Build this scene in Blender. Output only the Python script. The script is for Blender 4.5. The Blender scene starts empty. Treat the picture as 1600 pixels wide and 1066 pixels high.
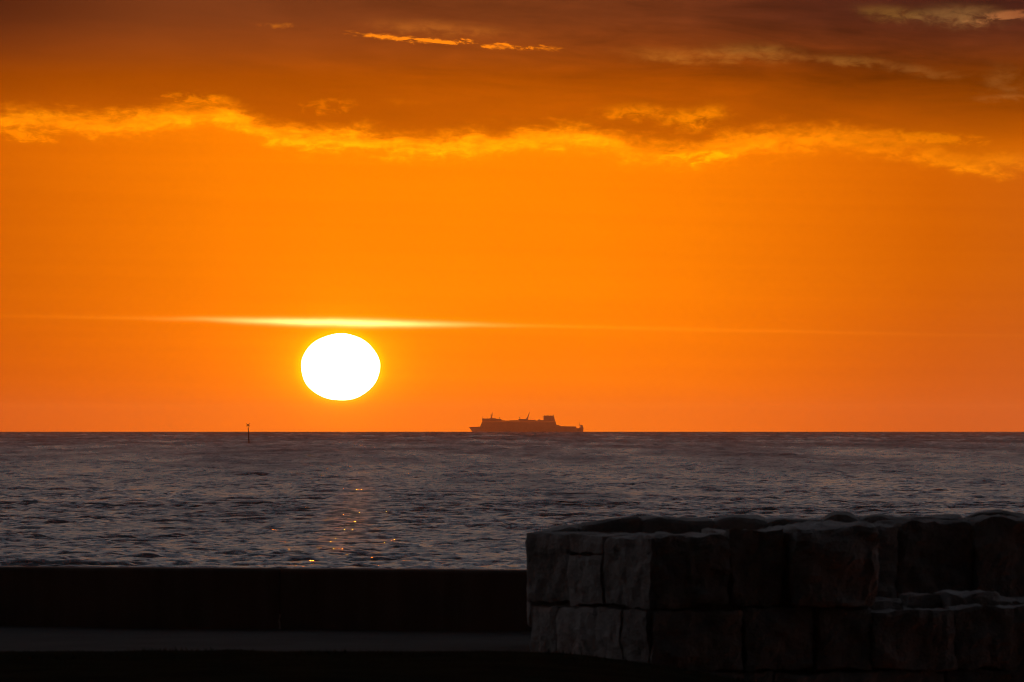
import bpy, bmesh, math, random
import numpy as np
from mathutils import Vector, noise

# ------------------------------------------------------------------ constants
EYE = 5.0                      # camera height over the sea (m)
R_EARTH = 7.4e6                # earth radius with ordinary refraction
PIX = 7.5e-5                   # radians for 1/1600 of the picture width (300 mm lens)
DIP = math.sqrt(2*EYE/R_EARTH) # dip of the sea horizon
PITCH = -DIP + 142*PIX
SUN_AZ = -268*PIX              # to the left of the view axis
SUN_EL = 101*PIX - DIP
DEG = math.pi/180

scene = bpy.context.scene
col = scene.collection

# ------------------------------------------------------------------ camera
cam = bpy.data.cameras.new('camera')
cam.sensor_width = 36; cam.lens = 300
cam.clip_start = 1.0; cam.clip_end = 200000
cam.dof.use_dof = True; cam.dof.focus_distance = 2500; cam.dof.aperture_fstop = 17
camo = bpy.data.objects.new('camera', cam); col.objects.link(camo)
camo.location = (0, 0, EYE); camo.rotation_euler = (math.pi/2 + PITCH, 0, 0)
scene.camera = camo

scene.view_settings.view_transform = 'Standard'
scene.view_settings.look = 'None'
scene.view_settings.exposure = 0
scene.view_settings.gamma = 1
scene.cycles.use_denoising = True
scene.cycles.max_bounces = 6
scene.cycles.volume_bounces = 0
scene.cycles.sample_clamp_indirect = 8
scene.cycles.filter_width = 1.15

# ------------------------------------------------------------------ node maths helper
class X:
    """a float socket with operators"""
    def __init__(s, nt, sock): s.nt, s.s = nt, sock
    def op(s, o, *b, clamp=False):
        n = s.nt.nodes.new('ShaderNodeMath'); n.operation = o; n.use_clamp = clamp
        for i, v in enumerate((s,) + b):
            if isinstance(v, X): s.nt.links.new(v.s, n.inputs[i])
            else: n.inputs[i].default_value = v
        return X(s.nt, n.outputs[0])
    def __add__(s, b): return s.op('ADD', b)
    __radd__ = __add__
    def __mul__(s, b): return s.op('MULTIPLY', b)
    __rmul__ = __mul__
    def __sub__(s, b): return s.op('SUBTRACT', b)
    def __rsub__(s, b): return (s*-1.0) + b
    def __truediv__(s, b): return s.op('DIVIDE', b)
    def gauss(s, w): return ((s/w).op('POWER', 2.0)*-1.0).op('EXPONENT')
    def sstep(s, lo, hi):
        n = s.nt.nodes.new('ShaderNodeMapRange'); n.interpolation_type = 'SMOOTHSTEP'; n.clamp = True
        s.nt.links.new(s.s, n.inputs[0]); n.inputs[1].default_value = lo; n.inputs[2].default_value = hi
        return X(s.nt, n.outputs[0])
    def ramp(s, stops, interp='LINEAR'):
        n = s.nt.nodes.new('ShaderNodeValToRGB'); r = n.color_ramp; r.interpolation = interp
        while len(r.elements) > 1: r.elements.remove(r.elements[-1])
        for i, (p, c) in enumerate(stops):
            e = r.elements[0] if i == 0 else r.elements.new(p)
            e.position = p; e.color = (*c, 1)
        s.nt.links.new(s.s, n.inputs[0]); return n.outputs[0]
    def curve(s, pts):
        """pts (x, y) over 0..1"""
        n = s.nt.nodes.new('ShaderNodeFloatCurve'); cv = n.mapping.curves[0]
        n.mapping.use_clip = False
        cv.points[0].location = pts[0]; cv.points[-1].location = pts[-1]
        for p in pts[1:-1]: cv.points.new(*p)
        n.mapping.update(); s.nt.links.new(s.s, n.inputs['Value']); return X(s.nt, n.outputs[0])
def vec(nt, *c):
    n = nt.nodes.new('ShaderNodeCombineXYZ')
    for i, v in enumerate(c):
        if isinstance(v, X): nt.links.new(v.s, n.inputs[i])
        else: n.inputs[i].default_value = v
    return n.outputs[0]
def noise_tex(nt, v, scale=1, detail=5, rough=.55, dist=0.0):
    n = nt.nodes.new('ShaderNodeTexNoise'); n.inputs['Scale'].default_value = scale
    n.inputs['Detail'].default_value = detail; n.inputs['Roughness'].default_value = rough
    n.inputs['Distortion'].default_value = dist
    if v is not None: nt.links.new(v, n.inputs['Vector'])
    return X(nt, n.outputs[0])
def mixc(nt, f, a, b, mode='MIX'):
    n = nt.nodes.new('ShaderNodeMix'); n.data_type = 'RGBA'; n.blend_type = mode; n.clamp_factor = True
    for sock, v in ((n.inputs[0], f), (n.inputs[6], a), (n.inputs[7], b)):
        if isinstance(v, X): nt.links.new(v.s, sock)
        elif isinstance(v, bpy.types.NodeSocket): nt.links.new(v, sock)
        elif isinstance(v, (int, float)): sock.default_value = v
        else: sock.default_value = (*v, 1)
    return n.outputs[2]
def add_light(nt, base, f, colr):       # base + f*colr
    return mixc(nt, 1.0, base, mixc(nt, 1.0, vec(nt, f, f, f), colr, 'MULTIPLY'), 'ADD')

# ------------------------------------------------------------------ world: dusk sky
world = bpy.data.worlds.new('World'); scene.world = world; world.use_nodes = True
nt = world.node_tree; nt.nodes.clear()
tc = nt.nodes.new('ShaderNodeTexCoord'); sep = nt.nodes.new('ShaderNodeSeparateXYZ')
nt.links.new(tc.outputs['Generated'], sep.inputs[0])
dx, dy, dz = (X(nt, sep.outputs[i]) for i in range(3))
az = dx.op('ARCTAN2', dy)*(1/DEG) - SUN_AZ/DEG     # degrees from the sun's bearing, right positive
el = dz.op('ARCSINE')*(1/DEG)                       # degrees over the level
absaz = az.op('ABSOLUTE')
def A(px): return ((px-800)*PIX - SUN_AZ)/DEG       # bearings measured on the photograph, in degrees
def H(py): return ((533-py)*PIX + PITCH)/DEG        # elevations, in degrees
PD = PIX/DEG

sky = nt.nodes.new('ShaderNodeTexSky'); sky.sky_type = 'NISHITA'; sky.sun_disc = False
sky.sun_elevation = math.radians(0.4); sky.sun_rotation = SUN_AZ
sky.dust_density = 2.0; sky.air_density = 1.0; sky.ozone_density = 1.5
high = mixc(nt, 1.0, sky.outputs[0], (0.10, 0.10, 0.10), 'MULTIPLY')

# dome noise for the whole sky
wob = noise_tex(nt, vec(nt, az/1.1, el/0.45, 3.3), 1, 5, .55)
fine = noise_tex(nt, vec(nt, az/0.26, el/0.10, 7.7), 1, 6, .62, .3)
fluff = noise_tex(nt, vec(nt, az/0.11, el/0.055, 2.7), 1, 6, .62, .5)
wisp = noise_tex(nt, vec(nt, az/0.6, el/0.16, 1.9), 1, 6, .62, .6)
broad = noise_tex(nt, vec(nt, az/4.0, el/1.6, 5.1), 1, 4, .5)

# clear band under the cloud: colour by bearing, then by height
azg = (az - .8).op('ABSOLUTE')
clear = (azg/60.0).op('POWER', .5).ramp([
    (0.0, (1.10, .252, .0)), (.12, (1.08, .244, .0)), (.16, (1.02, .22, .0)), (.192, (.88, .178, .0)),
    (.231, (.67, .124, .0)), (.25, (.62, .117, .002)), (.29, (.54, .108, .008)), (.40, (.34, .10, .03)), (.65, (.12, .06, .04)), (1.0, (.05, .04, .04))])
lowt = el.sstep(-.1, 1.1)
clear = mixc(nt, lowt, mixc(nt, 1.0, clear, (.98, .82, .9), 'MULTIPLY'), clear)
# mauve dust low at the right
clear = mixc(nt, az.sstep(2.6, 5.2)*el.op('MULTIPLY', -1.0).sstep(-1.2, .1)*.55, clear, (.60, .115, .02))
# glow round the sun
rs = ((az/1.0).op('POWER', 2.0) + ((el - SUN_EL/DEG)/.75).op('POWER', 2.0)).op('SQRT')
clear = add_light(nt, clear, rs.gauss(.75), (.25, .06, .0))
clear = add_light(nt, clear, rs.gauss(.33), (.3, .35, .0))
re_ = ((az/(61.5*PD)).op('POWER', 2.0) + ((el - SUN_EL/DEG)/(52.5*PD)).op('POWER', 2.0)).op('SQRT') - 1.0
clear = add_light(nt, clear, re_.op('MAXIMUM', 0.0).gauss(.16), (.3, .20, .0))
# faint veils of thin cloud in the clear band
veil = noise_tex(nt, vec(nt, az/3.0, el/0.07 + az*.25, 2.2), 1, 3, .5)
clear = mixc(nt, 1.0, clear, vec(nt, *( (veil-.5)*.10 + 1.0, (veil-.5)*.16 + 1.0, 1.0)), 'MULTIPLY')
# the bright streak over the sun
s0 = el - H(504) + (az)*(.018/ .9) + (wob-.5)*.03 + (fine-.5)*.012
lens_w = (az.gauss(.8)*.010 + .0125)
streak = ((s0/lens_w).op('POWER', 2.0)*-1.0).op('EXPONENT')
clear = add_light(nt, clear, streak*az.gauss(.62), (1.3, 1.2, .42))
clear = add_light(nt, clear, streak*(az-.6).gauss(3.2), (.10, .045, .002))
clear = add_light(nt, clear, (s0-.012).gauss(.035)*az.gauss(1.0), (.2, .07, .0))

# cloud deck
edge_pts = [(0, 203), (60, 200), (150, 206), (230, 200), (320, 186), (400, 205), (450, 222), (520, 228), (620, 235),
            (720, 238), (800, 228), (900, 225), (960, 240), (1040, 252), (1080, 252), (1130, 240), (1200, 232),
            (1300, 228), (1380, 238), (1450, 252), (1540, 268), (1600, 262)]
t_az = (az - A(0))/(A(1600)-A(0))
edge = t_az.op('MAXIMUM', 0.0).op('MINIMUM', 1.0).curve([((p)/1600, (300-y)/200) for p, y in edge_pts])
edge_el = (edge*(200*PD)) + H(300)
d = el - edge_el + (fine-.5)*.24 + (fluff-.5)*.10 + (wob-.5)*.14
deck = (el/12.0).ramp([
    (H(262)/12, (.80, .175, .0)), (H(215)/12, (.61, .116, .0)), (H(170)/12, (.51, .093, .0)), (H(120)/12, (.41, .073, .0)),
    (H(70)/12, (.31, .060, .006)), (H(30)/12, (.22, .047, .009)), (H(-10)/12, (.17, .038, .009)),
    (.30, (.14, .040, .015)), (.42, (.12, .056, .035)), (.6, (.11, .075, .062)), (1.0, (.12, .11, .115))])
# darker away from the sun's bearing, in the frame and beyond it
side = (absaz/90.0).op('POWER', .5).ramp([(0, (1, 1, 1)), (.12, (1, 1, 1)), (.155, (.86, .84, .9)),
    (.19, (.64, .64, 1.0)), (.23, (.46, .50, 1.0)), (.35, (.4, .48, 1.4)), (.7, (.30, .42, 1.1)), (1, (.2, .3, .8))])
deck = mixc(nt, el.sstep(1.6, 2.9), deck, mixc(nt, 1.0, deck, side, 'MULTIPLY'))
leftdark = az.op('MULTIPLY', -1.0).sstep(.9, 2.7)*el.sstep(2.0, 3.0)
deck = mixc(nt, leftdark*.95, deck, mixc(nt, 1.0, deck, (.42, .36, .4), 'MULTIPLY'))
rightdark = az.sstep(1.2, 4.4)*el.sstep(1.75, 2.35)
deck = mixc(nt, rightdark*.8, deck, mixc(nt, 1.0, deck, (.60, .60, .95), 'MULTIPLY'))
# streets and folds in the deck
fold = noise_tex(nt, vec(nt, az/1.9, el/.30 + az*.16, 11.3), 1, 5, .55, .4)
fold2 = noise_tex(nt, vec(nt, az/.75, el/.14 + az*.3, 4.1), 1, 6, .6, .5)
upper = el.sstep(1.9, 2.5)
fk = ((fold-.5)*1.5 + (fold2-.5)*.9)*(az.sstep(-1.8, 3.6)*1.05 + .26)*(upper*.8 + .2) + 1.0
deck = mixc(nt, 1.0, deck, vec(nt, fk, fk, fk), 'MULTIPLY')

fr_amp = absaz.op('MULTIPLY', -1.0).sstep(-5.5, 0)*.75 + .3
mask = d.sstep(-.01, .20)
skyc = mixc(nt, mask, clear, deck)
fringe = (d-.035 + (fluff-.5)*.10).gauss(.066)*(wisp.sstep(.32, .62)*.6 + fluff.sstep(.35, .65)*.35 + .15)*fr_amp
skyc = add_light(nt, skyc, fringe, (.58, .235, .002))
# detached sunlit puffs, rents and paler gaps: (px, py, half width, half height, colour, threshold)
def patch(px, py, w, h, c, lo, hi, tilt=0.0):
    a = az - A(px) + (fine-.5)*.30
    e = el - H(py) + a*tilt + (fluff-.5)*.07 + (fine-.5)*.06
    g = (((a/(w*PD)).op('POWER', 2.0) + (e/(h*PD)).op('POWER', 2.0))*-.8).op('EXPONENT')
    soft = c[0] < .21
    return (g*((fluff-.5)*(4.2 if not soft else 2.4) + 1.0)).sstep(lo - (.28 if soft else .05), hi + (.35 if soft else .1)), c
for args in [
    (690, 44, 110, 12, (.16, .05, .004), .35, 1.1, .06),
    (985, 176, 55, 13, (.36, .11, .0), .15, 1.3, -.02), (1085, 186, 52, 19, (.42, .135, .0), .15, 1.25, -.10),
    (1100, 245, 60, 10, (.3, .12, .0), .35, .95, .0),
    (300, 153, 60, 11, (.34, .10, .0), .55, 1.15, .05), (510, 165, 40, 14, (.22, .06, .0), .45, 1.1, 0),
    (430, 39, 30, 5, (.22, .06, .0), .4, 1.1, 0), (625, 160, 40, 6, (.10, .03, .0), .4, 1.1, 0),
    (1060, 88, 90, 13, (.16, .065, .008), .4, 1.1, .05), (1180, 82, 80, 16, (.13, .065, .010), .4, 1.1, .04),
    (1335, 95, 70, 9, (.13, .06, .01), .4, 1.1, .05), (1440, 112, 60, 10, (.09, .045, .01), .4, 1.1, .12),
    (1390, 20, 60, 12, (.10, .055, .008), .4, 1.1, .06), (1500, 26, 70, 17, (.17, .085, .022), .35, 1.0, .0),
    (1575, 25, 60, 9, (.24, .075, .02), .4, 1.0, -.12), (1570, 130, 40, 30, (.07, .035, .008), .5, 1.1, .2),
    (1560, 155, 40, 6, (.10, .05, .012), .4, 1.1, 0), (1450, 215, 90, 12, (.22, .08, .0), .4, 1.0, .08),
    (1530, 268, 60, 9, (.16, .06, .0), .4, 1.0, .14), (30, 213, 60, 8, (.25, .09, .0), .4, 1.0, .12),
    ]:
    f, c = patch(*args)
    skyc = add_light(nt, skyc, f, c)
# a ragged rent in the deck, lit through from behind
ca = az - A(708)
ce = el - H(66) + ca*.077 + (fluff-.5)*.075 + (fine-.5)*.05
frag = noise_tex(nt, vec(nt, az/.16 + el*9.0, el/.05, 6.4), 1, 5, .62, .6)
rent = ce.gauss(.018)*(ca/(165*PD)).op('POWER', 4.0).op('MULTIPLY', -1.0).op('EXPONENT')*frag.sstep(.34, .60)
skyc = add_light(nt, skyc, rent.sstep(.08, .75), (.85, .21, .0))
# high dome: dusk sky behind broken cloud, raised at the sides and dimmed behind to light the stones
dome = (el/90.0).op('POWER', .5).ramp([
    (.17, (.14, .05, .022)), (.235, (.21, .135, .105)), (.30, (.41, .31, .27)), (.40, (.41, .37, .365)),
    (.53, (.30, .32, .39)), (.71, (.105, .12, .15)), (1.0, (.02, .024, .034))])
bank = az.gauss(27.0)*-.83 + 1.25  # unseen sky: lowered over the sun, brightness added sideways for the stone end face
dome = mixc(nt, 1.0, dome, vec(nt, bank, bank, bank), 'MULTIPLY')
hcloud = noise_tex(nt, vec(nt, az/14.0, el/6.0, 0.0), 1, 5, .55, .4)
hk = (hcloud-.5)*1.1 + 1.0
dome = mixc(nt, 1.0, dome, vec(nt, hk, hk, hk), 'MULTIPLY')
dome = mixc(nt, 1.0, dome, mixc(nt, 1.0, high, (.25, .25, .25), 'MULTIPLY'), 'ADD')
back = ((az*DEG).op('COSINE')*.5 + .5).op('POWER', 2.15)*.994 + .006  # sky behind the camera dimmed to keep the front stones dark
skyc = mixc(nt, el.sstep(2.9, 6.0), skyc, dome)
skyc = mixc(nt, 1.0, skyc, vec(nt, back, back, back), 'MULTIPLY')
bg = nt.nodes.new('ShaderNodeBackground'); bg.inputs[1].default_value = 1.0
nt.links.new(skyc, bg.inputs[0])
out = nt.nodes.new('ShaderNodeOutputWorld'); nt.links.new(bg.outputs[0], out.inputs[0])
world.cycles.sampling_method = 'MANUAL'; world.cycles.sample_map_resolution = 2048

# ------------------------------------------------------------------ sun lamp
sl = bpy.data.lights.new('sun_lamp', 'SUN'); sl.energy = 0.45; sl.angle = math.radians(.53)
sl.color = (1.0, .14, .004)
so = bpy.data.objects.new('sun_lamp', sl); col.objects.link(so)
sd = Vector((math.sin(SUN_AZ)*math.cos(SUN_EL), math.cos(SUN_AZ)*math.cos(SUN_EL), math.sin(SUN_EL)))
so.rotation_euler = (-sd).to_track_quat('-Z', 'Y').to_euler()

# ------------------------------------------------------------------ helpers
def px2(px, D): return (px-800)*PIX*D                    # sideways metres at depth D
def ang(py): return (py-675)*PIX + DIP                   # angle under the level
def zat(py, D): return EYE - ang(py)*D
def tag(o, label=None, cat=None, group=None, kind=None):
    if label: o['label'] = label
    if cat: o['category'] = cat
    if group: o['group'] = group
    if kind: o['kind'] = kind
    return o
def link(name, me, mat=None, parent=None):
    o = bpy.data.objects.new(name, me); col.objects.link(o)
    if mat: me.materials.append(mat)
    if parent: o.parent = parent
    return o
def empty(name, loc):
    o = bpy.data.objects.new(name, None); col.objects.link(o); o.location = loc; o.empty_display_size = .1
    return o
def from_bm(name, bm, mat, parent=None, smooth=False):
    bmesh.ops.recalc_face_normals(bm, faces=bm.faces)
    me = bpy.data.meshes.new(name); bm.to_mesh(me); bm.free()
    if smooth:
        for p in me.polygons: p.use_smooth = True
    return link(name, me, mat, parent)
def material(name, rough=.9, spec=.3):
    m = bpy.data.materials.new(name); m.use_nodes = True
    b = m.node_tree.nodes['Principled BSDF']; b.inputs['Roughness'].default_value = rough
    b.inputs['Specular IOR Level'].default_value = spec
    return m, m.node_tree, b
def bump(nt_, b, h, strength, dist):
    n = nt_.nodes.new('ShaderNodeBump'); n.inputs['Strength'].default_value = strength
    n.inputs['Distance'].default_value = dist
    nt_.links.new(h.s, n.inputs['Height']); nt_.links.new(n.outputs[0], b.inputs['Normal'])
def geo_pos(nt_):
    return nt_.nodes.new('ShaderNodeNewGeometry').outputs['Position']

# ------------------------------------------------------------------ materials
def stone_material():
    m, t, b = material('stone_masonry', .95, .08); p = geo_pos(t)
    big = noise_tex(t, p, 1.6, 5, .6); mid = noise_tex(t, p, 7, 6, .65); grain = noise_tex(t, p, 42, 5, .7)
    oi = t.nodes.new('ShaderNodeObjectInfo'); rnd = X(t, oi.outputs['Random'])
    f = big*.55 + mid*.35 + grain*.2 + (rnd-.5)*.22 - .08
    c = f.ramp([(.18, (.12, .104, .096)), (.40, (.27, .24, .225)), (.58, (.41, .37, .35)), (.85, (.52, .48, .46))])
    t.links.new(c, b.inputs['Base Color'])
    bump(t, b, mid*.8 + grain*.45 + big*.3, 1.0, .06)
    return m
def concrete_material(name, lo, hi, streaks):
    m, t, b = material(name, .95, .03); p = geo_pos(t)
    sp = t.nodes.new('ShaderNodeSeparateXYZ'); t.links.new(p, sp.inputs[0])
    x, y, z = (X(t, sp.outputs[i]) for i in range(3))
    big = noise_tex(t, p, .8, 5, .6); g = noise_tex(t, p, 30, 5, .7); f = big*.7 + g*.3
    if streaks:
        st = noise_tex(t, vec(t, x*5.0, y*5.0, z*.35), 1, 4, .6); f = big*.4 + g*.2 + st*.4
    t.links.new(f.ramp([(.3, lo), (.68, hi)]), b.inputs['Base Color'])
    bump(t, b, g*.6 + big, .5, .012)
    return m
M_STONE = stone_material()
M_WALL = concrete_material('cast_concrete', (.085, .072, .06), (.17, .145, .125), True)
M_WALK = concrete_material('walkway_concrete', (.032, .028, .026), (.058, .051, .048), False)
M_SEAL = concrete_material('lime_deposit', (.34, .32, .30), (.42, .40, .38), False)
m, t, b = material('soil_and_turf', 1.0, .0); p = geo_pos(t)
t.links.new((noise_tex(t, p, 1.2, 5, .6)*.6 + noise_tex(t, p, 18, 5, .7)*.4).ramp(
    [(.35, (.012, .010, .007)), (.65, (.026, .024, .014))]), b.inputs['Base Color'])
bump(t, b, noise_tex(t, p, 9, 6, .7), 1.0, .05); M_SOIL = m
m, t, b = material('dark_grass', .9, .0)
oi = noise_tex(t, geo_pos(t), 6, 3, .5)
t.links.new(oi.ramp([(.3, (.014, .016, .007)), (.7, (.030, .030, .014))]), b.inputs['Base Color']); M_GRASS = m
def paint(name, c, rough=.5):
    m, t, b = material(name, rough, .4)
    n = noise_tex(t, geo_pos(t), .15, 5, .6)
    t.links.new(n.ramp([(.3, tuple(v*.85 for v in c)), (.7, c)]), b.inputs['Base Color']); return m
M_WHITE = paint('white_ship_paint', (.62, .62, .60))
M_HULL = paint('white_hull_paint', (.60, .60, .58))
M_FUNNEL = paint('funnel_paint', (.40, .36, .34))
M_STEEL = paint('weathered_steel', (.12, .10, .09))
m, t, b = material('dark_glass', .1, .5); b.inputs['Base Color'].default_value = (.02, .02, .025, 1); M_GLASS = m
m, t, b = material('beacon_timber', .9, .2)
t.links.new(noise_tex(t, geo_pos(t), 3, 4, .6).ramp([(.3, (.03, .024, .018)), (.7, (.06, .05, .04))]), b.inputs['Base Color']); M_POST = m

# ------------------------------------------------------------------ sea
def sea_material():
    m = bpy.data.materials.new('sea_water'); m.use_nodes = True; t = m.node_tree
    b = t.nodes['Principled BSDF']
    b.inputs['Base Color'].default_value = (.035, .036, .042, 1)
    b.inputs['IOR'].default_value = 1.33
    p = geo_pos(t); sp = t.nodes.new('ShaderNodeSeparateXYZ'); t.links.new(p, sp.inputs[0])
    x, y, z = (X(t, sp.outputs[i]) for i in range(3))
    at = t.nodes.new('ShaderNodeAttribute'); at.attribute_name = 'ripple'; rip = X(t, at.outputs['Fac'])
    gust = noise_tex(t, vec(t, x/24.0, y/400.0, 0.0), 1, 7, .72)
    gust2 = noise_tex(t, vec(t, x/4.0, y/30.0, 4.0), 1, 4, .6)
    r = rip + (gust-.5)*rip*3.6 + (gust2-.5)*rip*.9
    r = r.op('MAXIMUM', .10).op('MINIMUM', .85)
    t.links.new(r.s, b.inputs['Roughness'])
    # small ripples, shorter than the mesh carries
    n = t.nodes.new('ShaderNodeTexNoise'); n.inputs['Scale'].default_value = 1.0
    n.inputs['Detail'].default_value = 3; n.inputs['Roughness'].default_value = .6
    t.links.new(vec(t, x*3.2, y*1.2, z*8.0), n.inputs['Vector'])
    vm = t.nodes.new('ShaderNodeVectorMath'); vm.operation = 'MULTIPLY_ADD'
    t.links.new(n.outputs['Color'], vm.inputs[0]); vm.inputs[1].default_value = (.95, .95, 0); vm.inputs[2].default_value = (-.475, -.475, 0)
    va = t.nodes.new('ShaderNodeVectorMath'); va.operation = 'ADD'
    t.links.new(t.nodes.new('ShaderNodeNewGeometry').outputs['Normal'], va.inputs[0]); t.links.new(vm.outputs[0], va.inputs[1])
    vn = t.nodes.new('ShaderNodeVectorMath'); vn.operation = 'NORMALIZE'; t.links.new(va.outputs[0], vn.inputs[0])
    t.links.new(vn.outputs[0], b.inputs['Normal'])
    return m
def build_sea():
    rng = np.random.default_rng(11)
    ds = [86.0]
    while ds[-1] < 20000:
        v = ds[-1]
        s = 4.0 if v < 264 else .3 if v < 520 else .4*(v/520)**1.6
        if v > 9200: s = 600
        ds.append(v + s)
    ds = np.array(ds); step = np.gradient(ds)
    dense = np.linspace(-4.0, 4.0, 510)
    side = 4.0 + .05*(1.28**np.arange(1, 27) - 1)/.28
    side = side[side < 75]
    azs = np.radians(np.concatenate([-side[::-1], dense, side])); daz = np.gradient(azs)
    nr, nc = len(ds), len(azs)
    Dm, Am = np.meshgrid(ds, azs, indexing='ij')
    Xm = (Dm*np.sin(Am)); Ym = (Dm*np.cos(Am))
    # far out, where the rows lie further apart than the waves, the trains are drawn out in depth
    run = np.interp(ds, np.concatenate([[86, 264], ds[ds > 264]]), np.concatenate([[-178, 0], np.cumsum(np.full((ds > 264).sum(), .3))]))
    Sm = 264 + run[:, None]*np.ones_like(Am)
    wide = (ds[:, None]*daz[None, :])
    Z = np.zeros_like(Xm); DX = np.zeros_like(Xm); DY = np.zeros_like(Xm)
    NW = 96
    lam = np.exp(np.linspace(math.log(.8), math.log(9), NW))*rng.uniform(.97, 1.03, NW)
    th = math.radians(-90+12) + rng.normal(0, 1, NW)*np.interp(lam, [.7, 2, 5], [.6, .45, .3])           # running in to the shore, short-crested
    w = np.where(lam > 1.9, (1.9/lam)**1.45, 1.0)
    sl_ = w*.37*math.sqrt(2)/math.sqrt(NW)
    grp = np.zeros_like(Xm)                                      # groups of higher and lower waves
    for k in range(9):
        a_ = rng.uniform(0, 2*math.pi); L = rng.uniform(9, 40); ph = rng.uniform(0, 6.28)
        grp += np.sin((Xm*1.5*math.cos(a_) + Sm*math.sin(a_))*2*math.pi/L + ph)
    grp = np.clip(1 + grp*.12, .6, 1.6)
    grow = np.clip((ds/400)**.8, 1, 5)[:, None]*np.clip((9500-ds)/6500, .12, 1)[:, None]
    grow_x = np.clip((ds/400)**.6, 1, 5)[:, None]
    Xw = Xm/grow_x
    for L, a_, s_, ph in zip(lam, th, sl_, rng.uniform(0, 2*math.pi, NW)):
        k = 2*math.pi/L; amp = s_/k
        lx = L/max(.15, abs(math.cos(a_)))/1.2
        lod = np.clip((lx*grow_x/wide - 1.6)/1.5, 0, 1)
        if not lod.any(): continue
        arg = k*(math.cos(a_)*Xw*1.2 + math.sin(a_)*Sm) + ph
        c = amp*lod*grp*grow
        Z += c*np.sin(arg); h_ = c*np.cos(arg)*.8
        DX += h_*math.cos(a_); DY += h_*math.sin(a_)
    Z[0:2] -= 1.0
    sg = 2.4*Z.std(axis=1, keepdims=True) + 1e-6; Z = sg*np.tanh(Z/sg)
    DY *= (ds < 9000)[:, None]; Z *= np.clip((16000-ds)/5000, 0, 1)[:, None]
    Z += -(Dm**2)/(2*R_EARTH)
    co = np.stack([Xm+DX, Ym+DY, Z], -1).reshape(-1, 3).astype(np.float32)
    i = (np.arange(nr-1)[:, None]*nc + np.arange(nc-1)[None, :]).reshape(-1)
    f = np.stack([i, i+1, i+nc+1, i+nc], -1).astype(np.int32).reshape(-1)
    n = len(i)
    me = bpy.data.meshes.new('sea'); me.vertices.add(len(co)); me.vertices.foreach_set('co', co.reshape(-1))
    me.loops.add(4*n); me.loops.foreach_set('vertex_index', f)
    me.polygons.add(n); me.polygons.foreach_set('loop_start', np.arange(0, 4*n, 4, dtype=np.int32))
    me.polygons.foreach_set('use_smooth', np.ones(n, dtype=bool))
    me.update(calc_edges=True)
    at = me.attributes.new('ripple', 'FLOAT', 'POINT')
    rp = np.interp(ds, [264, 600, 1500, 5000], [.17, .23, .40, .72])[:, None]*np.ones_like(Am); at.data.foreach_set('value', rp.reshape(-1).astype(np.float32))
    o = link('sea', me, sea_material()); tag(o, kind='structure')
    print('sea', nr, nc, n*2)
build_sea()

# ------------------------------------------------------------------ ground, walkway
def crest(x):                                            # top of the bank in front of the quay
    px = x/(66*PIX) + 800
    y = np.interp(px, [-400, 0, 300, 700, 860, 980, 1060, 1150, 1300, 2000], [1016, 1018, 1017, 1019, 1021, 1031, 1044, 1062, 1085, 1110])
    return EYE - ang(y)*66
def ground_z(x, y):
    c = crest(x)
    if y <= 66: z = c + (66-y)*.0035
    else:
        t_ = min(1, (y-66)/8); z = c + (1.9-c)*(t_*t_*(3-2*t_))
    return z + (noise.noise((x*.9, y*.9, 0))*.02 + noise.noise((x*3, y*3, 5))*.012)*(1 if y > 20 else .3)
bm = bmesh.new()
xs = sorted(set(np.round(np.concatenate([np.arange(-6, 8, .12), np.arange(-90, 91, 6)]), 3)))
ys = sorted(set(np.round(np.concatenate([np.arange(-60, 54, 6), np.arange(54, 79, .3)]), 3)))
grid = [[bm.verts.new((x, y, ground_z(x, y))) for x in xs] for y in ys]
for j in range(len(ys)-1):
    for i in range(len(xs)-1):
        bm.faces.new((grid[j][i], grid[j][i+1], grid[j+1][i+1], grid[j+1][i]))
tag(from_bm('ground', bm, M_SOIL, smooth=True), kind='structure')

# rough grass along the bank
random.seed(4); bm = bmesh.new()
for k in range(9000):
    x = random.uniform(-6.5, 7.5); y = random.uniform(62.5, 66.8); z = ground_z(x, y) - .01
    hgt = random.uniform(.010, .032)*(1.5 if noise.noise((x*1.3, y*.5, 2)) > .25 else .8)
    lx, ly = random.uniform(-.03, .03), random.uniform(-.02, .02); ww = random.uniform(.003, .006)
    a_ = bm.verts.new((x-ww, y, z)); b_ = bm.verts.new((x+ww, y, z)); c_ = bm.verts.new((x+lx, y+ly, z+hgt))
    bm.faces.new((a_, b_, c_))
tag(from_bm('grass', bm, M_GRASS), 'short dark grass along the top of the bank', 'grass', kind='stuff')

# parapet line: from the photograph it comes slightly nearer to the right
PW_ANG = math.atan2(89.9-91.9, px2(820, 89.9)-px2(0, 91.9))
P0 = Vector((px2(820, 89.9), 89.9, 0)); PDIR = Vector((math.cos(PW_ANG), math.sin(PW_ANG), 0)); PNRM = Vector((-PDIR.y, PDIR.x, 0))
WALK_Z = zat(984, 90.5)
def extrude_poly(name, pts, z0, z1, mat, parent=None):
    bm = bmesh.new(); lo = [bm.verts.new((p[0], p[1], z0)) for p in pts]; hi_ = [bm.verts.new((p[0], p[1], z1)) for p in pts]
    bm.faces.new(lo); bm.faces.new(hi_); n = len(pts)
    for i in range(n): bm.faces.new((lo[i], lo[(i+1) % n], hi_[(i+1) % n], hi_[i]))
    return from_bm(name, bm, mat, parent)
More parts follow.
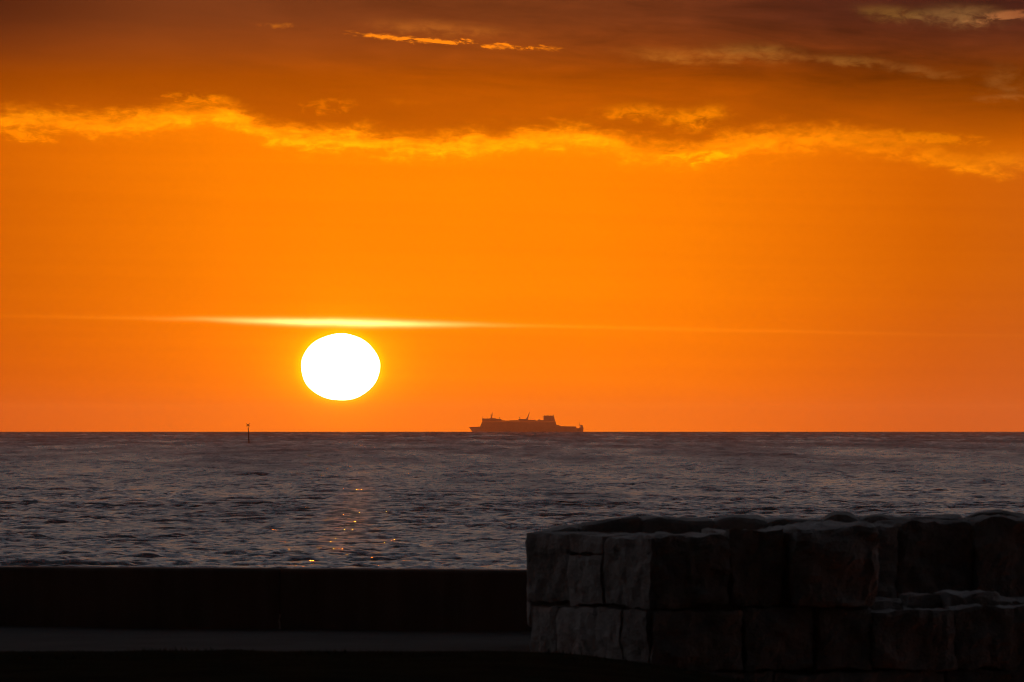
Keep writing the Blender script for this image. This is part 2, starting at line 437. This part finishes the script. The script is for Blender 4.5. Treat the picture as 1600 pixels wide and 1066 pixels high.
# walkway top as a gently uneven sheet over a solid quay
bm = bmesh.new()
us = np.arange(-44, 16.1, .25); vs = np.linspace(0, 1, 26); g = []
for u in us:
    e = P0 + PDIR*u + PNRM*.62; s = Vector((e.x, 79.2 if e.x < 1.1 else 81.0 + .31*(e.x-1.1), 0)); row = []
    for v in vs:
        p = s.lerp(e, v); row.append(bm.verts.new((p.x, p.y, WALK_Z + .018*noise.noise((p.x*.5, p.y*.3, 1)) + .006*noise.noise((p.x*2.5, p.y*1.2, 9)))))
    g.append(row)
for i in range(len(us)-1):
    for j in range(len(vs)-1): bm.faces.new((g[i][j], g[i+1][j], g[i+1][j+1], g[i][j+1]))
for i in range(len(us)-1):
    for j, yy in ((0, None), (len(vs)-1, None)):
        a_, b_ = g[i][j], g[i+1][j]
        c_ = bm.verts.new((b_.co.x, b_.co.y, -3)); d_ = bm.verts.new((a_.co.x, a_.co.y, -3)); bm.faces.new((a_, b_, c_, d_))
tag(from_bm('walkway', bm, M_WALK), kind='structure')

# ------------------------------------------------------------------ concrete harbour wall (left)
hw = empty('harbour_wall', (P0.x - 4, P0.y + 1.4, WALK_Z))
tag(hw, 'long low dark concrete harbour wall with a level top, left of the stone wall', 'wall')
WTOP = zat(888.5, 90.9)
def wall_panel(u0, u1, seed):
    bm = bmesh.new(); L = u1-u0; n = max(2, int(L/.12)); prof = []
    h = WTOP - WALK_Z
    shape = [(0, -.05), (0, h-.035), (.012, h-.01), (.04, h), (.54, h), (.57, h-.012), (.58, h-.04), (.58, -2.0)]
    rows = []
    for i in range(n+1):
        u = u0 + L*i/n; r = []
        for k, (v, z) in enumerate(shape):
            zz = z + (noise.noise((u*1.7, seed, 0))*.006 + noise.noise((u*7, seed, 3))*.004 if 0 < k < 7 else 0)
            inset = .008*(1 if i in (0, n) else 0)
            p = P0 + PDIR*u + PNRM*(v + (inset if k < 3 else 0) + .004*noise.noise((u*2, z*3, seed)))
            r.append(bm.verts.new((p.x, p.y, WALK_Z + zz)))
        rows.append(r)
    for i in range(n):
        for k in range(len(shape)-1): bm.faces.new((rows[i][k], rows[i+1][k], rows[i+1][k+1], rows[i][k+1]))
    bm.faces.new(rows[0]); bm.faces.new(rows[-1])
    o = from_bm('wall_panel', bm, M_WALL, hw); o.matrix_parent_inverse = hw.matrix_basis.inverted(); return o
def u_of(px):                                           # place along the wall of a bearing in the photo
    tt = (px-800)*PIX
    return (P0.y*tt - P0.x)/(PDIR.x - PDIR.y*tt)
J = u_of(437); seglen = 3.0
edges = [J - seglen*3.7, J - seglen*2.35, J - seglen*1.15, J, J + seglen*1.25, J + seglen*2.6, J + seglen*3.9]
for i in range(len(edges)-1): wall_panel(edges[i]+.006, edges[i+1]-.006, i*3.1)
# pale lime run at the foot of one joint
bm = bmesh.new(); pts = []
for k in range(9):
    z = WALK_Z - .01 + .17*k/8; wv = .012*(1 - .7*k/8) + .003*math.sin(k*2.1)
    row = []
    for s_, o_ in ((-1, 0), (-.4, -.012), (.4, -.012), (1, 0)):
        p = P0 + PDIR*(J + s_*wv + .004*math.sin(k)) + PNRM*(.004 + o_); row.append(bm.verts.new((p.x, p.y, z)))
    pts.append(row)
for k in range(8):
    for q in range(3): bm.faces.new((pts[k][q], pts[k][q+1], pts[k+1][q+1], pts[k+1][q]))
o = from_bm('lime_run', bm, M_SEAL, hw); o.matrix_parent_inverse = hw.matrix_basis.inverted(); o['label'] = 'pale lime run at the foot of a wall joint'

# ------------------------------------------------------------------ stone wall (right)
CA = Vector((px2(1018, 79), 79.0, 0)); CB = Vector((px2(822, 81), 81.0, 0))
FD = Vector((math.cos(.30), math.sin(.30), 0))          # the long face runs right and a little away
LD = (CB - CA).normalized(); LLEN = (CB - CA).length
def nrm_out(dv, ref):
    n = Vector((-dv.y, dv.x, 0)); return n if n.dot(ref) > 0 else -n
FN = nrm_out(FD, Vector((0, -1, 0))); LN = nrm_out(LD, Vector((-1, -.3, 0)))
sw = empty('stone_wall', (CA.x + .8, CA.y + 2, WALK_Z - .9))
tag(sw, 'rough wall of big squared stone blocks with a pale corner, on the right', 'wall')
def on_line(px, o, dv):
    tt = (px-800)*PIX; return (o.y*tt - o.x)/(dv.x - dv.y*tt)
def block(o, dv, n_in, s0, s1, z0, z1, depth, proud=0.0, seed=0, rad=.04, rough=.02, top=None, res=.045, tilt=0, bulge=0):
    """a rough squared stone: s along the face, depth inwards"""
    L, W, Hh = s1-s0, depth, z1-z0
    nx, ny, nz = (max(4, min(34, int(v/res))) for v in (L, W, Hh)); ny = max(3, ny//2)
    bm = bmesh.new(); vd = {}
    def V(i, j, k):
        key = (i, j, k)
        if key in vd: return vd[key]
        p = Vector((L*(i/nx-.5), W*(j/ny-.5), Hh*(k/nz-.5)))
        r = min(rad, L*.3, W*.3, Hh*.3)
        q = Vector((max(-L/2+r, min(L/2-r, p.x)), max(-W/2+r, min(W/2-r, p.y)), max(-Hh/2+r, min(Hh/2-r, p.z))))
        dlt = p-q
        p = q + dlt.normalized()*r if dlt.length > 1e-6 else p
        w_ = o + dv*(s0 + L/2 + p.x) + n_in*(W/2 + p.y - proud)
        z = (z0+z1)/2 + p.z
        if top: z += max(0, (p.z/Hh + .5))*(top(w_) - z1)
        z += tilt*p.x*(p.z/Hh+.5)
        c = Vector((w_.x, w_.y, z)); s = Vector((seed*7.3, seed*3.1, seed*1.7))
        def nvec(q):
            return Vector((noise.noise(q), noise.noise(q + Vector((31.4, 7.1, 2.2))), noise.noise(q + Vector((5.9, 47.3, 11.8)))))
        nv = nvec(c*2.1 + s)*rough*1.6 + nvec(c*5.5 + s)*rough*1.1 + nvec(c*15 + s)*rough*.6
        nv += n_in*((.3 - abs(noise.noise(c*3.2 + s)))*rough*1.8 + (.3 - abs(noise.noise(c*8.0 + s)))*rough*.9)
        c += nv
        if bulge: c -= n_in*bulge*max(0, 1-(2*p.x/L)**2)*max(0, 1-(2*p.z/Hh)**2)
        vd[key] = bm.verts.new(c); return vd[key]
    for i in range(nx):
        for k in range(nz):
            for j in (0, ny): bm.faces.new((V(i, j, k), V(i+1, j, k), V(i+1, j, k+1), V(i, j, k+1)))
        for j in range(ny):
            for k in (0, nz): bm.faces.new((V(i, j, k), V(i+1, j, k), V(i+1, j+1, k), V(i, j+1, k)))
    for j in range(ny):
        for k in range(nz):
            for i in (0, nx): bm.faces.new((V(i, j, k), V(i, j+1, k), V(i, j+1, k+1), V(i, j, k+1)))
    ob = from_bm('stone', bm, M_STONE, sw)
    ob.matrix_parent_inverse = sw.matrix_basis.inverted(); return ob
ZT, Z1, Z2 = zat(837, 79.4), zat(950, 79.3), zat(1050, 79.3)
# pale end face, upper course then lower: bearings read from left to right
def lf(px): return LLEN*(1018-px)/196.0
def Lst(pa, pb, z0, z1, seed, proud=0.0, **k):
    block(CA, LD, -LN, lf(pb)+.005, lf(pa)-.005, z0, z1, k.pop('depth', .7), proud, seed, **k)
Lst(822, 889, Z1+.008, ZT+.01, 1, rad=0.032, rough=.022)
Lst(889, 943, zat(866, 80)+.006, ZT-.01, 2, rad=0.016, rough=.018)
Lst(889, 943, Z1+.008, zat(866, 80)-.010, 3, proud=.015, rad=0.018, rough=.02)
Lst(946, 1016, Z1+.012, ZT-.01, 4, rad=0.018, rough=.022, depth=.5)
Lst(826, 872, Z2+.008, Z1-.010, 5, proud=.01, rad=0.018)
Lst(872, 974, Z2+.008, Z1-.008, 6, proud=.02, rad=0.016)
Lst(978, 1016, Z2+.008, Z1-.014, 7, proud=.03, rad=0.013, depth=.5)
# long face
def ff(px): return on_line(px, CA, FD)
def Fst(pa, pb, z0, z1, seed, proud=0.0, **k):
    block(CA, FD, -FN, ff(pa)+.004, ff(pb)-.004, z0, z1, k.pop('depth', .9), proud, seed, **k)
Fst(1021, 1140, Z1+.01, zat(834, 79.5), 11, rad=0.023, rough=.03, depth=.8)
Fst(1141, 1227, Z1+.01, zat(826, 79.9), 12, proud=-.03, rad=0.032, rough=.03)
Fst(1236, 1370, Z1+.01, zat(820, 80.3), 13, proud=.10, rad=0.050, rough=.03, bulge=.05)
Fst(1021, 1160, Z2+.008, Z1-.010, 14, proud=.01, rad=0.018, rough=.025, depth=.8)
Fst(1162, 1273, Z2+.008, Z1-.008, 15, rad=0.023, rough=.025)
Fst(1277, 1362, Z2+.008, Z1-.012, 16, proud=.02, rad=0.023, rough=.025)
Fst(1364, 1490, Z2+.008, Z1-.020, 17, proud=.05, rad=0.027, rough=.03, depth=1.6)
Fst(1492, 1680, Z2+.008, Z1-.010, 18, proud=.03, rad=0.027, rough=.03, depth=1.6)
for i, (a_, b_) in enumerate(((1016, 1208), (1212, 1478), (1482, 1700))):
    Fst(a_, b_, 1.85, Z2-.004, 21+i, proud=.005, rad=0.023, rough=.025)
Lst(824, 935, 1.85, Z2-.008, 25, proud=.02, rad=0.018); Lst(937, 1014, 1.85, Z2-.008, 26, proud=.03, rad=0.018, depth=.5)
# set-back stones behind the ledge
SB = CA - FN*1.5
def sf(px): return on_line(px, SB, FD)
def rear_top(py0): return lambda w: zat(py0, w.y)
for i, (a_, b_, py) in enumerate(((1366, 1404, 818), (1406, 1524, 816), (1526, 1660, 813))):
    block(SB, FD, -FN, sf(a_)+.01, sf(b_)-.01, Z1-.25, zat(py, 82), .9, [.0, -.04, .03][i], 31+i, rad=0.032, rough=.035)
# rubble lying along the ledge
for i, (a_, b_) in enumerate(((1372, 1420), (1424, 1478), (1485, 1560), (1566, 1640))):
    o_ = CA - FN*(.35 + .3*(i % 2))
    block(o_, FD, -FN, on_line(a_, o_, FD), on_line(b_, o_, FD), Z1-.09, Z1+.05+.03*(i % 3), .5, 0, 41+i, rad=0.027, rough=.04)
# uneven capping stones at the back: heights vary stone by stone
prof = [(815, 836), (835, 832), (860, 827), (900, 820), (950, 813), (1000, 808), (1050, 809), (1090, 812), (1115, 811), (1140, 806), (1180, 807), (1200, 813),
        (1250, 811), (1285, 811), (1302, 802), (1325, 801), (1345, 809), (1380, 807), (1415, 810), (1430, 808), (1480, 806), (1510, 809), (1530, 802), (1560, 800),
        (1600, 805), (1700, 808)]
def cap_top(w):
    px = w.x/(w.y*PIX) + 800
    return zat(float(np.interp(px, [p_[0] for p_ in prof], [p_[1] for p_ in prof])), w.y)
BK = Vector((0, 83.2, 0)); BD = Vector((1, 0, 0)); BN = Vector((BD.y, -BD.x, 0))
bev = [828, 905, 1000, 1115, 1200, 1286, 1345, 1425, 1512, 1650]
for i in range(len(bev)-1):
    s0, s1 = on_line(bev[i], BK, BD), on_line(bev[i+1], BK, BD)
    block(BK, BD, -BN, s0-.01, s1+.01, 3.0, 4.0, 1.5, 0, 51+i, rad=.05, rough=.018, top=cap_top)
# packed core between the faces, kept under the stones
def pt(o, dv, s, inn, n): return (o + dv*s - n*inn).to_tuple()
F_end = ff(1690)
core = [CA - (FN+LN).normalized()*.16, CB - LN*.12 - LD*.10, Vector((px2(850, 84.0), 84.0, 0)), Vector((5.6, 85.2, 0)),
        CA + FD*F_end - FN*1.6, CA + FD*ff(1372) - FN*1.7, CA + FD*ff(1364) - FN*.14]
o = extrude_poly('core', [(c.x, c.y) for c in core], 1.8, ZT-.07, M_STONE, sw); o.matrix_parent_inverse = sw.matrix_basis.inverted()
core2 = [CA + FD*ff(1366) - FN*.12, CA + FD*F_end - FN*.12, CA + FD*F_end - FN*1.55, CA + FD*ff(1372) - FN*1.65]
o = extrude_poly('core', [(c.x, c.y) for c in core2], 1.8, Z1-.07, M_STONE, sw); o.matrix_parent_inverse = sw.matrix_basis.inverted()

# ------------------------------------------------------------------ beacon
BDIST = 2045.0; bz = -BDIST**2/(2*R_EARTH); bpx = BDIST*PIX
bc = empty('navigation_beacon', (px2(389.5, BDIST), BDIST, bz))
tag(bc, 'slim leaning sea beacon with a cross topmark, left of the sun', 'beacon')
def tube(bm, a, b_, r0, r1, n=10):
    a, b_ = Vector(a), Vector(b_); dv = (b_-a).normalized(); u = dv.orthogonal().normalized(); v = dv.cross(u)
    r_ = [[bm.verts.new(p + (u*math.cos(k*2*math.pi/n) + v*math.sin(k*2*math.pi/n))*r) for k in range(n)] for p, r in ((a, r0), (b_, r1))]
    for k in range(n): bm.faces.new((r_[0][k], r_[0][(k+1) % n], r_[1][(k+1) % n], r_[1][k]))
    bm.faces.new(r_[0][::-1]); bm.faces.new(r_[1])
def bbox(bm, x0, x1, y0, y1, z0, z1):
    bmesh.ops.create_cube(bm, size=1, matrix=__import__('mathutils').Matrix.Translation(((x0+x1)/2, (y0+y1)/2, (z0+z1)/2)) @
                          __import__('mathutils').Matrix.Diagonal((x1-x0, y1-y0, z1-z0, 1)))
ht = 25.5*bpx; ln = -1.7*bpx
bm = bmesh.new(); tube(bm, (0, 0, -1.5), (ln*.7, 0, ht*.62), .16, .14); tube(bm, (ln*.7, 0, ht*.6), (ln, 0, ht), .11, .10); from_bm('pole', bm, M_POST, bc)
bm = bmesh.new(); tube(bm, (ln, 0, ht-.1), (ln*1.1, 0, ht+.7), .05, .05, 6); from_bm('rod', bm, M_STEEL, bc)
bm = bmesh.new(); tube(bm, (ln*.7, 0, ht*.58), (ln*.72, 0, ht*.63), .21, .21); from_bm('collar', bm, M_STEEL, bc)
for s_ in (-1, 1):
    bm = bmesh.new(); c = Vector((ln*1.1, 0, ht+.66))
    tube(bm, c + Vector((-.42*s_, .02*s_, -.33)), c + Vector((.42*s_, .02*s_, .33)), .085, .085, 6); from_bm('topmark_arm', bm, M_STEEL, bc)

# ------------------------------------------------------------------ ferry
FDIST = 13000.0; fz = -FDIST**2/(2*R_EARTH); fpx = FDIST*PIX
hid = (FDIST - math.sqrt(2*EYE*R_EARTH))**2/(2*R_EARTH)
sh = empty('ferry', (px2(822, FDIST), FDIST, fz))
tag(sh, 'large ferry silhouetted on the horizon, bow to the left, square funnel aft', 'ship')
zs = 7.27                                               # scale at which the ship was measured
def sx(q): return (q/zs + 710 - 822)*fpx
def sz(q): return (326-q)/zs*fpx + hid
BEAM = 12.5
def hull():
    """lofted stations from stem to stern"""
    st = []   # (x top, x at waterline, half beam top, half beam waterline, top z)
    tops = [(165, 212, .15, .1, 270), (185, 222, 3.2, .8, 269), (215, 245, 6.5, 3, 268), (255, 280, 9.8, 6.5, 267), (295, 315, 11.5, 9.2, 266),
            (360, 370, 12.3, 11.3, 264), (500, 500, 12.5, 12.2, 262), (900, 900, 12.5, 12.4, 262), (1195, 1195, 12.5, 12.3, 262), (1380, 1380, 12.4, 11.6, 264),
            (1386, 1386, 12.4, 11.5, 282), (1440, 1440, 12.2, 10.8, 282), (1466, 1462, 11.8, 10, 282)]
    bm = bmesh.new(); rows = []
    for xt, xw, bt, bw, zt in tops:
        r = []
        zT = sz(zt)
        for tt in (1.0, .66, .33, 0.0):
            x = sx(xw + (xt-xw)*tt); bb = bw + (bt-bw)*tt**1.4; z = zT*tt
            r.append((x, bb, z))
        r.append((sx(xw), bw*.8, -2.0))
        loop = [bm.verts.new((x, -bb, z)) for x, bb, z in r] + [bm.verts.new((x, bb, z)) for x, bb, z in r[::-1]]
        rows.append(loop)
    n = len(rows[0])
    for i in range(len(rows)-1):
        for k in range(n): bm.faces.new((rows[i][k], rows[i+1][k], rows[i+1][(k+1) % n], rows[i][(k+1) % n]))
    bm.faces.new(rows[0]); bm.faces.new(rows[-1][::-1])
    return from_bm('hull', bm, M_HULL, sh)
hull()
def side_prism(name, pts, hb, mat, parent=None, taper=0.0):
    """outline in the ship's side elevation, given real breadth"""
    bm = bmesh.new(); P = [(sx(a_), sz(b_)) for a_, b_ in pts]
    zl = min(p[1] for p in P); zh = max(p[1] for p in P)
    def hbz(z): return hb*(1 - taper*(z-zl)/max(.1, zh-zl))
    f = [bm.verts.new((x, -hbz(z), z)) for x, z in P]; bk = [bm.verts.new((x, hbz(z), z)) for x, z in P]
    bm.faces.new(f); bm.faces.new(bk[::-1]); n = len(P)
    for i in range(n): bm.faces.new((f[i], f[(i+1) % n], bk[(i+1) % n], bk[i]))
    return from_bm(name, bm, mat, parent or sh)
sup = side_prism('superstructure', [(290, 268), (318, 207), (540, 207), (1012, 207), (1150, 207), (1157, 247), (1195, 250), (1197, 268)], 12.2, M_WHITE)
brd = side_prism('bridge', [(318, 206), (315, 178), (320, 174), (398, 174), (402, 170), (470, 171), (476, 178), (533, 179), (538, 196), (538, 206)], 12.8, M_WHITE)
bm = bmesh.new(); bbox(bm, sx(314.4), sx(330), -11.5, 11.5, sz(196), sz(184)); from_bm('bridge_window', bm, M_GLASS, brd)
side_prism('upper_deck', [(538, 206), (538, 195), (575, 194), (580, 197), (620, 197), (640, 194), (725, 193), (728, 206)], 10.5, M_WHITE)
side_prism('deckhouse', [(728, 206), (728, 180), (734, 178), (835, 179), (838, 188), (920, 189), (926, 197), (944, 197), (950, 186), (970, 184), (976, 192), (1012, 192), (1012, 206)], 9.5, M_WHITE)
side_prism('funnel', [(1012, 206), (1012, 148), (1016, 144), (1126, 145), (1131, 150), (1146, 206)], 7.5, M_FUNNEL, taper=.15)
for q in (1022, 1040, 1058, 1066, 1088, 1108, 1124):
    bm = bmesh.new(); tube(bm, (sx(q), -3 if q % 4 else 3, sz(148)), (sx(q+1), -3 if q % 4 else 3, sz(136 if q != 1124 else 132)), .55, .5, 8); from_bm('exhaust_pipe', bm, M_STEEL, sh)
side_prism('stern_house', [(1424, 284), (1430, 262), (1426, 250), (1456, 248), (1458, 262), (1466, 284)], 7, M_WHITE)
side_prism('after_deck', [(1195, 264), (1200, 261), (1290, 263), (1378, 264), (1386, 268), (1195, 268)], 11.8, M_WHITE)
bm = bmesh.new(); tube(bm, (sx(1420), 0, sz(284)), (sx(1420), 0, sz(218)), .35, .2, 6); tube(bm, (sx(1413), 0, sz(236)), (sx(1428), 0, sz(238)), .2, .2, 6); from_bm('stern_mast', bm, M_STEEL, sh)
bm = bmesh.new(); tube(bm, (sx(420), 0, sz(174)), (sx(432), 0, sz(106)), 1.0, .35, 8); tube(bm, (sx(415), 0, sz(160)), (sx(428), 0, sz(160)), .6, .6, 6); fm = from_bm('radar_mast', bm, M_WHITE, sh)
bm = bmesh.new(); bbox(bm, sx(404), sx(436), -.5, .5, sz(137), sz(131)); from_bm('radar_scanner', bm, M_STEEL, fm)
bm = bmesh.new(); bbox(bm, sx(408), sx(432), -2.5, 2.5, sz(158), sz(153)); from_bm('radar_platform', bm, M_STEEL, fm)
side_prism('raked_mast', [(812, 180), (826, 160), (852, 100), (857, 100), (842, 152), (838, 180)], 1.2, M_WHITE, taper=.6)
for q, a_, b_ in ((316, 150, 176), (376, 163, 176), (512, 158, 180), (740, 155, 180)):
    bm = bmesh.new(); tube(bm, (sx(q), 2, sz(b_)), (sx(q), 2, sz(a_)), .3, .2, 6)
    if q in (512, 740): tube(bm, (sx(q-6), 2, sz(a_+7)), (sx(q+6), 2, sz(a_+7)), .25, .25, 6)
    from_bm('aerial', bm, M_STEEL, sh)

# ------------------------------------------------------------------ the setting sun, flattened by refraction
SDIST = 60000.0
bm = bmesh.new(); bmesh.ops.create_uvsphere(bm, u_segments=96, v_segments=48, radius=1.0)
for v in bm.verts:
    a_ = math.atan2(v.co.z, v.co.x)
    k = 1 + .006*math.sin(5*a_ + 1) + .004*math.sin(9*a_)
    v.co = Vector((v.co.x*61.5*k, v.co.y*52, v.co.z*52.5*k*(1.0 if v.co.z > 0 else .985)))*PIX*SDIST
m = bpy.data.materials.new('sun_surface'); m.use_nodes = True; t = m.node_tree; t.nodes.clear()
em = t.nodes.new('ShaderNodeEmission'); em.inputs[0].default_value = (1.0, .52, .24, 1); em.inputs[1].default_value = 9.0
tr = t.nodes.new('ShaderNodeBsdfTransparent'); ad = t.nodes.new('ShaderNodeAddShader')   # glowing gas, lets light by
t.links.new(em.outputs[0], ad.inputs[0]); t.links.new(tr.outputs[0], ad.inputs[1])
oo = t.nodes.new('ShaderNodeOutputMaterial'); t.links.new(ad.outputs[0], oo.inputs[0])
sun = from_bm('sun', bm, m, smooth=True)
sun.location = (SDIST*math.tan(SUN_AZ), SDIST, EYE + SDIST*math.tan(SUN_EL))
tag(sun, 'white setting sun, flattened, hanging just above the sea horizon', 'sun')

# ------------------------------------------------------------------ haze
hz = bpy.data.meshes.new('haze'); bm = bmesh.new()
bbox(bm, -21000, 21000, -300, 21000, -30.0, 46.0)
bm.to_mesh(hz); bm.free()
m = bpy.data.materials.new('sea_haze'); m.use_nodes = True; t = m.node_tree; t.nodes.clear()
pv = t.nodes.new('ShaderNodeVolumePrincipled'); pv.inputs['Color'].default_value = (.95, .82, .44, 1)
pv.inputs['Density'].default_value = 2.3e-5; pv.inputs['Anisotropy'].default_value = .72
oo = t.nodes.new('ShaderNodeOutputMaterial'); t.links.new(pv.outputs[0], oo.inputs['Volume'])
ho = link('haze', hz, m); tag(ho, 'thin warm haze lying over the sea', 'haze', kind='stuff')
